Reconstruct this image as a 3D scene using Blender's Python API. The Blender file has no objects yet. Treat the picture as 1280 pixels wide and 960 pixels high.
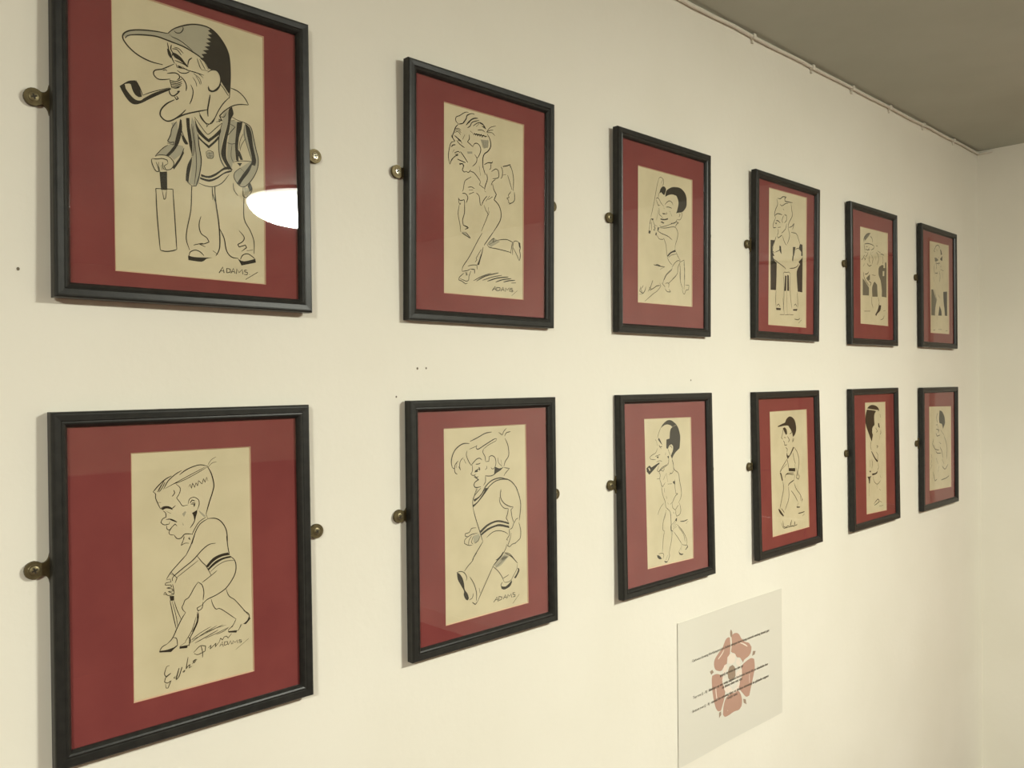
import bpy, bmesh, math, random
from mathutils import Vector, Matrix
from math import sin, cos, pi

scene = bpy.context.scene
COL = scene.collection

# ------------------------------------------------------------------ camera
CAM = Vector((0.0, -1.0, 1.5))                 # one metre off the picture wall (wall plane y = 0)
F_PX, YAW, PITCH, ROLL = 1038.09, 0.762501, 0.002357, -0.006979
FW = Vector((sin(YAW) * cos(PITCH), cos(YAW) * cos(PITCH), sin(PITCH)))
_r = Vector((cos(YAW), -sin(YAW), 0.0))
_u = _r.cross(FW)
RT = _r * cos(ROLL) + _u * sin(ROLL)
UP = _u * cos(ROLL) - _r * sin(ROLL)
cd = bpy.data.cameras.new('camera')
cd.sensor_width = 36.0
cd.lens = F_PX / 1280.0 * 36.0
cd.clip_start = 0.02
cam = bpy.data.objects.new('camera', cd)
COL.objects.link(cam)
m = Matrix((RT, UP, -FW)).transposed().to_4x4()
m.translation = CAM
cam.matrix_world = m
scene.camera = cam

# ------------------------------------------------------------------ world, exposure
world = bpy.data.worlds.new('world')
scene.world = world
world.use_nodes = True
world.node_tree.nodes['Background'].inputs[0].default_value = (1.0, 0.9, 0.75, 1)
world.node_tree.nodes['Background'].inputs[1].default_value = 0.02
scene.view_settings.view_transform = 'Standard'
scene.view_settings.look = 'None'
scene.view_settings.exposure = 2.56
scene.view_settings.gamma = 1.0
scene.view_settings.use_curve_mapping = False
LAMP_STRENGTH = 42.0
LAMP_COLOUR = (1.0, 1.015, 0.885)
# ceiling bowl lamps: (x, y, strength factor); the first one is mirrored in the first picture's glass
LAMPS = [(1.70, -2.0, 1.0), (-1.40, -2.0, 1.0)]


# ------------------------------------------------------------------ helpers
def px_ray(px, py):
    return FW + RT * ((px - 640.0) / F_PX) - UP * ((py - 480.0) / F_PX)


def px_plane(px, py, origin, normal):
    d = px_ray(px, py)
    return CAM + d * ((origin - CAM).dot(normal) / d.dot(normal))


def px_wall(px, py, y=0.0):
    return px_plane(px, py, Vector((0, y, 0)), Vector((0, 1, 0)))


def srgb(r, g, b):
    def f(c):
        c /= 255.0
        return c / 12.92 if c <= 0.04045 else ((c + 0.055) / 1.055) ** 2.4
    return (f(r), f(g), f(b), 1.0)


def mat(name, col, rough=0.6, metallic=0.0, col2=None, scale=30.0, bump=0.0, bscale=200.0, spec=0.5,
        coat=0.0, detail=4.0, lo=0.35, hi=0.65):
    mt = bpy.data.materials.new(name)
    mt.use_nodes = True
    nt = mt.node_tree
    b = nt.nodes['Principled BSDF']
    b.inputs['Roughness'].default_value = rough
    b.inputs['Metallic'].default_value = metallic
    b.inputs['Specular IOR Level'].default_value = spec
    b.inputs['Coat Weight'].default_value = coat
    b.inputs['Coat Roughness'].default_value = 0.12
    b.inputs['Base Color'].default_value = col
    tc = nt.nodes.new('ShaderNodeTexCoord')
    if col2 is not None:
        n = nt.nodes.new('ShaderNodeTexNoise')
        n.inputs['Scale'].default_value = scale
        n.inputs['Detail'].default_value = detail
        nt.links.new(tc.outputs['Object'], n.inputs['Vector'])
        r = nt.nodes.new('ShaderNodeValToRGB')
        r.color_ramp.elements[0].position = lo
        r.color_ramp.elements[1].position = hi
        r.color_ramp.elements[0].color = col
        r.color_ramp.elements[1].color = col2
        nt.links.new(n.outputs['Fac'], r.inputs['Fac'])
        nt.links.new(r.outputs['Color'], b.inputs['Base Color'])
    if bump > 0:
        n2 = nt.nodes.new('ShaderNodeTexNoise')
        n2.inputs['Scale'].default_value = bscale
        n2.inputs['Detail'].default_value = 5.0
        nt.links.new(tc.outputs['Object'], n2.inputs['Vector'])
        bp = nt.nodes.new('ShaderNodeBump')
        bp.inputs['Strength'].default_value = bump
        bp.inputs['Distance'].default_value = 0.002
        nt.links.new(n2.outputs['Fac'], bp.inputs['Height'])
        nt.links.new(bp.outputs['Normal'], b.inputs['Normal'])
    return mt


M = {}
M['wall'] = mat('wall_paint', (0.80, 0.765, 0.675, 1), 0.75, col2=(0.77, 0.735, 0.64, 1), scale=3.0,
                bump=0.22, bscale=55.0, spec=0.25)
M['farwall'] = mat('low_bounce_wall_paint', (0.36, 0.31, 0.22, 1), 0.7, col2=(0.32, 0.275, 0.19, 1), scale=3.0, spec=0.25)  # unseen walls: colour darkened to cut light bounced onto the picture wall
M['ceiling'] = mat('ceiling_paint', (0.56, 0.585, 0.52, 1), 0.9, col2=(0.52, 0.545, 0.48, 1), scale=4.0, bump=0.15,
                   bscale=60, spec=0.15)
M['frame'] = mat('black_wood', (0.016, 0.016, 0.0145, 1), 0.36, col2=(0.024, 0.0235, 0.021, 1), scale=90.0, bump=0.05,
                 bscale=300.0, spec=0.28)
M['mount'] = mat('red_mount_card', (0.200, 0.041, 0.040, 1), 0.8, col2=(0.225, 0.049, 0.046, 1), scale=14.0, bump=0.03,
                 bscale=900.0, spec=0.2)
M['bevel'] = mat('mount_core', (0.60, 0.40, 0.28, 1), 0.8, spec=0.2)
M['paper'] = mat('aged_paper', (0.66, 0.575, 0.39, 1), 0.8, col2=(0.60, 0.52, 0.345, 1), scale=18.0, bump=0.05,
                 bscale=500.0, spec=0.2, detail=6.0)
M['ink'] = mat('black_ink', (0.030, 0.024, 0.015, 1), 0.75, spec=0.2)
M['wash'] = mat('grey_wash', (0.40, 0.365, 0.265, 1), 0.8, spec=0.2)
M['halftone'] = mat('mid_grey_ink', (0.15, 0.135, 0.095, 1), 0.8, spec=0.2)
M['bareink'] = mat('bare_paper_patch', (0.63, 0.55, 0.37, 1), 0.8, spec=0.2)
M['pen'] = mat('brown_pen_ink', (0.075, 0.060, 0.036, 1), 0.75, spec=0.2)
M['brass'] = mat('tarnished_brass', (0.135, 0.105, 0.05, 1), 0.5, 0.7, col2=(0.09, 0.068, 0.03, 1), scale=120)
M['screw'] = mat('brass_screw', (0.20, 0.165, 0.09, 1), 0.42, 0.75)
M['steel'] = mat('bright_screw', (0.75, 0.68, 0.52, 1), 0.25, 0.9)
M['recess'] = mat('screw_recess', (0.03, 0.022, 0.010, 1), 0.7)
M['board'] = mat('backing_board', (0.20, 0.14, 0.09, 1), 0.9)
M['cable'] = mat('painted_cable', (0.70, 0.66, 0.57, 1), 0.55)
M['sheet'] = mat('laminated_paper', (0.715, 0.69, 0.605, 1), 0.4, spec=0.4, coat=0.4)
M['rose'] = mat('printed_rose_red', (0.47, 0.285, 0.22, 1), 0.45, spec=0.4, coat=0.4)
M['rosegrey'] = mat('printed_rose_grey', (0.33, 0.245, 0.18, 1), 0.45, spec=0.4, coat=0.4)
M['rosepale'] = mat('printed_rose_pale', (0.80, 0.70, 0.60, 1), 0.45, spec=0.4, coat=0.4)
M['print'] = mat('printed_text', (0.10, 0.082, 0.06, 1), 0.45, spec=0.4)
M['pine'] = mat('varnished_pine', (0.36, 0.17, 0.06, 1), 0.35, col2=(0.28, 0.12, 0.04, 1), scale=6.0, bump=0.05)
M['dado'] = mat('dark_dado', (0.10, 0.035, 0.025, 1), 0.45, col2=(0.07, 0.025, 0.018, 1), scale=5.0)
M['trim'] = mat('cream_gloss', (0.66, 0.61, 0.50, 1), 0.35)
M['hole'] = mat('filler_speck', (0.16, 0.13, 0.09, 1), 0.9)

# carpet: dark red with a lighter blotched motif
M['carpet'] = mat('red_carpet', (0.085, 0.024, 0.020, 1), 0.95, col2=(0.045, 0.018, 0.018, 1), scale=9.0, bump=0.4,
                  bscale=500.0, spec=0.1)

# picture glass: clear pane, Fresnel reflections
mg = bpy.data.materials.new('picture_glass')
mg.use_nodes = True
nt = mg.node_tree
nt.nodes.clear()
out = nt.nodes.new('ShaderNodeOutputMaterial')
mix = nt.nodes.new('ShaderNodeMixShader')
tr = nt.nodes.new('ShaderNodeBsdfTransparent')
tr.inputs[0].default_value = (0.99, 0.995, 0.985, 1)
gl = nt.nodes.new('ShaderNodeBsdfGlossy')
gl.inputs['Roughness'].default_value = 0.012
lw = nt.nodes.new('ShaderNodeLayerWeight')          # Schlick reflectance, the same from both sides of the pane
lw.inputs['Blend'].default_value = 0.5
pw = nt.nodes.new('ShaderNodeMath')
pw.operation = 'POWER'
pw.inputs[1].default_value = 5.0
ma = nt.nodes.new('ShaderNodeMath')
ma.operation = 'MULTIPLY_ADD'
ma.inputs[1].default_value = 0.93
ma.inputs[2].default_value = 0.07
nt.links.new(lw.outputs['Facing'], pw.inputs[0])
nt.links.new(pw.outputs[0], ma.inputs[0])
nt.links.new(ma.outputs[0], mix.inputs[0])
nt.links.new(tr.outputs[0], mix.inputs[1])
nt.links.new(gl.outputs[0], mix.inputs[2])
nt.links.new(mix.outputs[0], out.inputs[0])
M['glass'] = mg

# lamp shade: opal bowl giving off warm light
ml = bpy.data.materials.new('opal_shade')
ml.use_nodes = True


def obj(name, verts, faces, mats, parent=None, midx=None, smooth=False):
    me = bpy.data.meshes.new(name)
    me.from_pydata([tuple(v) for v in verts], [], faces)
    for mt in (mats if isinstance(mats, (list, tuple)) else [mats]):
        me.materials.append(mt)
    if midx:
        for p, i in zip(me.polygons, midx):
            p.material_index = i
    if smooth:
        for p in me.polygons:
            p.use_smooth = True
    me.update()
    o = bpy.data.objects.new(name, me)
    COL.objects.link(o)
    if parent is not None:
        o.parent = parent
    return o


def tag(o, label=None, cat=None, group=None, kind=None):
    if label: o['label'] = label
    if cat: o['category'] = cat
    if group: o['group'] = group
    if kind: o['kind'] = kind
    return o


def box_vf(x0, x1, y0, y1, z0, z1):
    v = [(x0, y0, z0), (x1, y0, z0), (x1, y1, z0), (x0, y1, z0), (x0, y0, z1), (x1, y0, z1), (x1, y1, z1), (x0, y1, z1)]
    f = [(0, 3, 2, 1), (4, 5, 6, 7), (0, 1, 5, 4), (1, 2, 6, 5), (2, 3, 7, 6), (3, 0, 4, 7)]
    return v, f


def boxes(name, lst, mats, parent=None):
    V, Fc = [], []
    for b in lst:
        v, f = box_vf(*b)
        n = len(V)
        V += v
        Fc += [tuple(i + n for i in q) for q in f]
    return obj(name, V, Fc, mats, parent)


def bevel(o, w, seg=2):
    md = o.modifiers.new('bevel', 'BEVEL')
    md.width = w
    md.segments = seg
    md.limit_method = 'ANGLE'
    return o


# ------------------------------------------------------------------ the room
X0, X1, Y1, CZ = -3.2, 3.281, -4.0, 2.285            # picture wall runs along x at y = 0


def ceil_z(x):
    return CZ + 0.0143 * x                            # old ceiling, a little out of level


wall_back = tag(boxes('wall_back', [(X0 - 0.1, X1 + 0.1, 0.0, 0.1, -0.02, 2.40)], M['wall']), kind='structure')
tag(boxes('wall_left', [(X0 - 0.1, X0, Y1, 0.0, -0.02, 2.40)], M['farwall']), kind='structure')
tag(boxes('wall_front', [(X0 - 0.1, X1 + 0.1, Y1 - 0.1, Y1, -0.02, 2.40)], M['farwall']), kind='structure')
DY0, DY1, DZ = -0.235, -1.10, 2.0                      # doorway in the end wall
tag(boxes('wall_right', [(X1, X1 + 0.1, DY0, 0.0, -0.02, 2.40), (X1, X1 + 0.1, Y1, DY1, -0.02, 2.40),
                         (X1, X1 + 0.1, DY1, DY0, DZ, 2.40)], M['wall']), kind='structure')
cv = []
for x in (X0 - 0.1, X1 + 0.1):
    z = ceil_z(x)
    cv += [(x, Y1 - 0.1, z), (x, 0.1, z), (x, 0.1, z + 0.12), (x, Y1 - 0.1, z + 0.12)]
tag(obj('ceiling', cv, [(0, 1, 5, 4), (1, 2, 6, 5), (2, 3, 7, 6), (3, 0, 4, 7), (0, 3, 2, 1), (4, 5, 6, 7)], M['ceiling']),
    kind='structure')
tag(boxes('floor', [(X0 - 0.1, X1 + 0.1, Y1 - 0.1, 0.1, -0.12, 0.0)], M['carpet']), kind='structure')
# skirting, dado opposite
sk = 0.012
tag(bevel(boxes('baseboard_back', [(X0, X1, -sk, 0.0, 0.0, 0.10)], M['trim']), 0.003), kind='structure')
tag(bevel(boxes('baseboard_right', [(X1 - sk, X1, DY0 + 0.05, -sk, 0.0, 0.10), (X1 - sk, X1, Y1, DY1 - 0.05, 0.0, 0.10)],
                M['trim']), 0.003), kind='structure')
tag(bevel(boxes('trim_1', [(X0, X1, Y1, Y1 + 0.02, 0.0, 1.05), (X0, X1, Y1, Y1 + 0.035, 1.05, 1.10)], M['dado']), 0.004),
    kind='structure')
# door in the end wall, mirrored in the far pictures
door = boxes('door_1', [(X1 + 0.03, X1 + 0.07, DY1 + 0.005, DY0 - 0.005, 0.005, DZ - 0.005)], M['pine'])
tag(door, kind='structure')
for z0, z1 in ((0.18, 0.95), (1.15, 1.85)):
    for y0, y1 in ((DY1 + 0.11, (DY0 + DY1) / 2 - 0.05), ((DY0 + DY1) / 2 + 0.05, DY0 - 0.11)):
        bevel(boxes('door_panel', [(X1 + 0.018, X1 + 0.031, y0, y1, z0, z1)], M['pine'], door), 0.008)
bevel(boxes('door_handle', [(X1 - 0.03, X1 - 0.015, DY0 - 0.16, DY0 - 0.05, 1.02, 1.04),
                            (X1 - 0.03, X1 + 0.032, DY0 - 0.075, DY0 - 0.055, 1.02, 1.04)], M['screw'], door), 0.003)
tag(bevel(boxes('trim_2', [(X1 - 0.014, X1, DY0, DY0 + 0.045, 0.0, DZ + 0.045), (X1 - 0.014, X1, DY1 - 0.045, DY1, 0.0, DZ + 0.045),
                           (X1 - 0.014, X1, DY1, DY0, DZ, DZ + 0.045)], M['trim']), 0.003), kind='structure')

# small filled screw holes in the plaster
for px, py, r in ((521.7, 460.6, 0.0016), (532.6, 460.2, 0.0014), (863.5, 475.3, 0.0015), (22.5, 336, 0.0016), (495.3, 496.0, 0.0013)):
    c = px_wall(px, py)
    vs = [(c.x + r * cos(a * pi / 4), -0.0004, c.z + 1.2 * r * sin(a * pi / 4)) for a in range(8)]
    vs += [(v[0], 0.001, v[2]) for v in vs]
    obj('nail_hole', vs, [tuple(range(8))[::-1]] + [(i, (i + 1) % 8, 8 + (i + 1) % 8, 8 + i) for i in range(8)], M['hole'], wall_back)

# ------------------------------------------------------------------ ceiling lamps
nl = ml.node_tree
bs = nl.nodes['Principled BSDF']
bs.inputs['Base Color'].default_value = (0.8, 0.78, 0.72, 1)
bs.inputs['Emission Color'].default_value = LAMP_COLOUR + (1,)
tcl = nl.nodes.new('ShaderNodeTexCoord')                # the bulb makes the bottom of the bowl glow most
sp = nl.nodes.new('ShaderNodeSeparateXYZ')
mr_ = nl.nodes.new('ShaderNodeMapRange')
mr_.inputs['From Min'].default_value = -0.015
mr_.inputs['From Max'].default_value = -0.111
mp_ = nl.nodes.new('ShaderNodeMath')
mp_.operation = 'POWER'
mp_.inputs[1].default_value = 1.8
mm_ = nl.nodes.new('ShaderNodeMath')
mm_.operation = 'MULTIPLY_ADD'
mm_.inputs[1].default_value = LAMP_STRENGTH * 1.55
mm_.inputs[2].default_value = LAMP_STRENGTH * 0.05
nl.links.new(mr_.outputs[0], mp_.inputs[0])
nl.links.new(mp_.outputs[0], mm_.inputs[0])
nl.links.new(tcl.outputs['Object'], sp.inputs[0])
nl.links.new(sp.outputs['Z'], mr_.inputs['Value'])
nl.links.new(mm_.outputs[0], bs.inputs['Emission Strength'])
ml2 = ml


def lathe(name, prof, mt, parent, n=40):
    V, Fc = [], []
    for i in range(n):
        a = 2 * pi * i / n
        for r, z in prof:
            V.append((r * cos(a), r * sin(a), z))
    k = len(prof)
    for i in range(n):
        j = (i + 1) % n
        for q in range(k - 1):
            Fc.append((i * k + q, j * k + q, j * k + q + 1, i * k + q + 1))
    return obj(name, V, Fc, mt, parent, smooth=True)


def ceiling_lamp(x, y, mt, label):
    e = bpy.data.objects.new('ceiling_lamp', None)
    COL.objects.link(e)
    e.location = (x, y, ceil_z(x) + 0.004)
    tag(e, label, 'lamp', 'bowl lamps on the ceiling')
    lathe('rim', [(0.001, -0.014), (0.20, -0.014), (0.226, -0.016), (0.230, -0.010), (0.228, 0.0), (0.001, 0.0)], M['trim'], e)
    R, h = 0.218, 0.098
    lathe('shade', [(R * cos(t * pi / 20), -0.013 - h * sin(t * pi / 20)) for t in range(0, 10)] + [(0.0006, -0.013 - h)], mt, e)
    return e


ceiling_lamp(LAMPS[0][0], LAMPS[0][1], ml, 'round opal bowl ceiling lamp nearer the panelled door')
ceiling_lamp(LAMPS[1][0], LAMPS[1][1], ml2, 'round opal bowl ceiling lamp farther from the panelled door')

# ------------------------------------------------------------------ cable under the ceiling
cpts = []
random.seed(4)
N = 46
for i in range(N + 1):
    x = -0.3 + (X1 - 0.006 + 0.3) * i / N
    cpts.append(Vector((x, -0.0055, ceil_z(x) - 0.0075 - 0.0022 * (0.5 + 0.5 * sin(i * 1.7)) - random.uniform(0, 0.0012))))
for y in (-0.02, -0.05):
    cpts.append(Vector((X1 - 0.006, y, ceil_z(X1) - 0.010)))


def tube(name, pts, r, mt, parent=None, n=8):
    V, Fc = [], []
    for i, p in enumerate(pts):
        d = (pts[min(i + 1, len(pts) - 1)] - pts[max(i - 1, 0)]).normalized()
        s = d.cross(Vector((0, 0, 1))).normalized()
        t = s.cross(d).normalized()
        for k in range(n):
            a = 2 * pi * k / n
            V.append(p + s * (r * cos(a)) + t * (r * sin(a)))
    for i in range(len(pts) - 1):
        for k in range(n):
            Fc.append((i * n + k, i * n + (k + 1) % n, (i + 1) * n + (k + 1) % n, (i + 1) * n + k))
    Fc.append(tuple(range(n))[::-1])
    Fc.append(tuple((len(pts) - 1) * n + k for k in range(n)))
    return obj(name, V, Fc, mt, parent, smooth=True)


cable = tube('ceiling_cable', cpts, 0.0042, M['cable'])
tag(cable, 'thin painted cable clipped along the top of the picture wall under the ceiling', 'cable')
clip_x = [px_wall(a, b).x for a, b in ((939, 46), (1013, 85), (1063, 111), (1110, 136), (1152, 157), (1190, 177))]
for x in [clip_x[0] - 0.45, clip_x[0] - 0.9, clip_x[0] - 1.35] + clip_x:
    z = ceil_z(x) - 0.0095
    bevel(boxes('cable_clip', [(x - 0.006, x + 0.006, -0.0115, 0.0004, z - 0.0065, z + 0.0068),
                               (x - 0.0028, x + 0.0028, -0.006, 0.0004, z - 0.015, z - 0.006)], M['cable'], cable), 0.002)

# ------------------------------------------------------------------ ink from traced strokes
DRAW = {}
DRAW['F1t'] = '''
@140 20 6.4
g 450 140 500 102 560 80 640 68 720 76 800 112 830 160 840 220 820 280 800 350 750 365 700 330 640 285 560 215 470 165
g 92 150 150 118 250 115 350 125 450 145 520 190 620 265 560 240 470 200 350 162 250 150 160 152 105 178
f 790 105 850 160 905 240 935 320 945 420 945 520 940 620 925 600 900 560 875 530 862 470 835 440 800 432 770 420 745 375 705 340 735 330 715 305 760 300 725 275 775 270 740 245 785 240 750 215 790 208 755 180 795 178 765 150 800 145 768 118
9 445 140 350 123 240 112 150 115 100 135 85 165 100 205 150 265 220 320 310 365 405 390
9 105 178 125 157 180 150 260 152 360 165 470 205 570 245 640 285 700 325 750 375 775 415
9 445 140 490 105 560 80 640 67 720 75 790 103 850 158 905 240 935 320 945 430 945 520 940 640 935 660
6 495 118 515 135 545 135 565 115 570 95 560 85
5 475 165 540 195 600 240 645 280
7 442 212 448 240 455 275 470 310 485 350 500 380
f 440 260 460 275 475 310 472 340 455 320 445 295
7 475 230 470 265 485 295 480 320
f 485 290 520 305 555 335 585 375 612 405 600 410 575 385 540 355 505 335 485 310
6 500 355 540 370 580 390 610 405
6 480 262 520 270 555 315
5 495 250 535 262 570 300
7 640 335 615 355 605 395
7 495 385 450 405 400 425 350 432 332 450 340 480 380 508 465 505
7 440 460 500 455 535 470 540 495 520 512
5 405 435 430 430 440 440
5 510 380 520 410 560 420 600 425
f 520 395 545 400 565 415 540 418
6 520 435 550 455 590 458 620 445
6 560 405 600 432 660 450 735 475
4 620 440 680 455 730 495
4 650 460 700 500 715 545
4 645 490 670 530 678 565
4 670 480 695 520 705 550
7 545 480 580 520 595 560 592 600
6 630 550 648 600 640 660 620 705
6 460 515 510 525 560 505
6 462 530 515 540 560 525
6 470 545 520 553 560 540
6 475 560 520 568 555 555
6 480 572 510 578 540 570
5 462 510 475 560 480 580
8 455 590 465 625 490 640 520 622 540 600 520 605
7 500 645 515 670 530 660 515 640
f 60 560 130 520 185 515 215 560 240 650 215 655 190 640 165 595 150 545 105 545 110 580 150 635 190 670 230 675 260 655 350 610 470 575 470 590 380 628 300 665 240 695 190 708 150 695 110 650 80 600
c 100 545 140 540 155 580 185 630 215 650 250 645 225 668 190 665 150 630 115 580
6 190 515 220 570 245 635
5 245 635 330 605 460 575
9 500 670 440 700 395 745 385 790 410 825 450 842 500 825 550 790 590 750
9 470 838 530 810 590 785 680 765 765 750
9 785 630 775 690 765 750 768 805
7 765 450 800 432 840 440 865 480 868 530 850 570 810 600 780 590 770 560
9 870 545 840 590 800 605 775 595 768 570
6 870 550 900 590 930 640
5 885 545 910 580 935 620
6 935 655 890 700 850 760 820 820 780 865
7 945 575 1010 605 1060 655 1092 712
7 1092 712 1020 708 960 722 900 760 860 800 880 840 855 825 860 850
6 700 790 730 840 770 865 800 855
6 755 890 775 865
5 680 340 700 400 715 430
5 700 345 730 400 745 430
5 715 430 765 440
5 740 370 770 430
@180 130 8
g 270 190 330 180 345 330 300 420 240 385 250 330 285 240
g 480 130 530 250 545 400 570 560 550 780 510 820 450 790 480 600 480 480 460 300
g 120 520 200 440 280 400 390 420 400 480 300 560 250 515 180 510
f 360 150 375 160 380 260 345 400 300 430 320 330 345 240
f 420 140 455 140 460 240 480 380 478 500 455 420 430 260
f 505 140 540 230 600 310 645 350 700 310 770 240 765 290 720 330 648 385 590 340 530 270
f 535 310 590 370 648 415 700 370 745 320 740 360 648 445 600 400 545 345
7 550 80 580 140 625 195 680 190 720 120
6 505 130 560 210 620 290 650 300 720 240 780 190
6 555 110 575 150 630 210
5 625 235 630 205
7 325 175 280 240 265 310 235 370 260 385 300 380 290 410
6 240 410 190 440 130 500 110 520
6 230 390 290 410
f 300 420 340 410 300 470 250 520 215 515 260 470
7 400 440 370 520 330 580 290 640
f 390 470 400 490 360 570 300 655 290 640 330 580
7 370 250 400 330 440 400
f 370 300 390 320 440 405 415 405 390 370
7 110 525 150 510 220 515 270 545 300 600 270 650 220 660 200 620 240 595
7 80 545 75 570 90 620 120 670 150 675 140 630 120 580
7 160 680 150 630
6 180 660 170 610
7 80 545 130 550 180 545 230 560 240 590
6 145 580 150 640
6 185 580 190 640 210 660
f 155 680 230 675 232 860 170 858
p6 115 845 285 852
6 115 850 125 960
6 290 850 295 960
5 180 862 200 955 215 940 225 862
7 480 370 480 520
9 540 300 550 420 572 560 555 700 520 820 480 820
7 480 820 430 770 425 700 440 610 480 530
f 480 525 440 610 420 700 418 765 445 785 455 700 475 600
5 490 220 510 400 525 600 505 800
5 475 200 500 420 490 520
f 570 700 640 720 720 690 800 635 840 630 890 655 800 660 720 715 650 742 570 725
f 560 730 650 755 730 730 810 680 880 660 870 680 800 700 730 750 650 778 560 750
7 545 790 620 820 700 825 780 790 850 705
6 480 830 470 960
6 680 830 685 960
8 710 825 712 960
5 620 480 650 465 690 480 695 520 680 545 635 540 625 510 620 480
5 630 500 680 490
5 640 520 685 520
5 650 475 665 545
g 625 480 690 480 690 540 640 540
f 845 60 880 30 895 100 870 150 855 250 830 360 820 480 830 560 885 660 850 650 800 580 770 500 785 400 810 300 840 180
g 790 100 840 60 840 180 800 310 775 420 770 520 800 610 840 650 800 640 760 560 745 460 745 360 780 220
g 870 160 940 180 920 300 910 420 915 560 890 580 880 640 850 600 830 520 840 380 860 260
g 1010 200 1070 240 1100 350 1140 540 1130 640 1060 780 1000 825 930 800 900 740 905 680 960 640 1040 590 1080 560 1030 420 990 300
7 780 190 755 300 745 420 760 540 800 620 850 660
f 930 180 985 180 975 250 950 330 940 450 960 480 990 560 965 560 945 520 945 580 920 560 910 420 920 290
8 880 130 940 165 1020 195 1070 240 1095 340 1120 460 1142 550 1135 640 1090 740 1020 820 960 820 905 750 905 690 960 640
f 1010 195 1050 230 1075 300 1090 420 1120 560 1110 620 1080 610 1050 680 990 760 960 810 930 790 990 700 1050 620 1080 560 1055 430 1025 290
5 1000 210 1005 320 1040 450 1080 570
6 890 580 960 570 1060 575 1080 590
f 930 590 980 590 960 625
5 830 385 870 400 915 395
6 860 200 910 230 850 300 830 320
5 870 170 915 160
5 990 300 960 370 950 450
5 1010 350 970 420 960 470
4 880 400 870 520 900 600
5 960 640 1000 680
6 720 180 780 165 755 125 800 130 820 90
6 890 790 900 860 940 920
7 990 830 990 920 1020 940 1060 900 1080 850 1060 790
g 1000 830 1060 850 1040 920 1005 915
f 1060 790 1080 850 1060 880 1035 820
6 1000 940 1000 960
@180 215 6.4
6 95 135 105 350 130 625
6 230 140 245 350 262 620
7 130 625 170 635 220 632 262 620
6 380 110 375 300 345 450 338 540 365 625
8 565 120 575 250 600 430 605 600 575 670
6 545 120 550 180 575 250
7 605 455 640 530 660 630 700 680 755 692
6 800 180 800 370 850 470 880 560 880 655
6 455 355 440 420 455 490 500 525 520 560 480 575 440 575 490 600
5 395 585 440 575 470 570
6 550 630 590 660
6 760 470 800 520 790 555 750 580 760 600 810 585 820 605 780 635
5 820 630 870 625
6 360 670 370 640 410 625 450 640 480 670
f 352 668 400 680 485 685 550 685 500 695 460 718 355 705
6 770 700 790 665 830 655 870 680 890 700
f 752 695 800 715 890 695 895 725 780 748
@180 215 6.4
!artist_signature
p6 600 808 630 760 640 808
p4 608 792 640 790
p5 662 770 662 808
5 662 770 690 778 690 800 662 808
p5 695 810 715 770 728 812
p4 700 798 725 798
p5 738 815 742 775 760 805 785 780 790 818
5 825 785 805 785 805 798 828 805 825 822 800 820
5 842 818 846 822
8 812 860 910 802
'''
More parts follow.
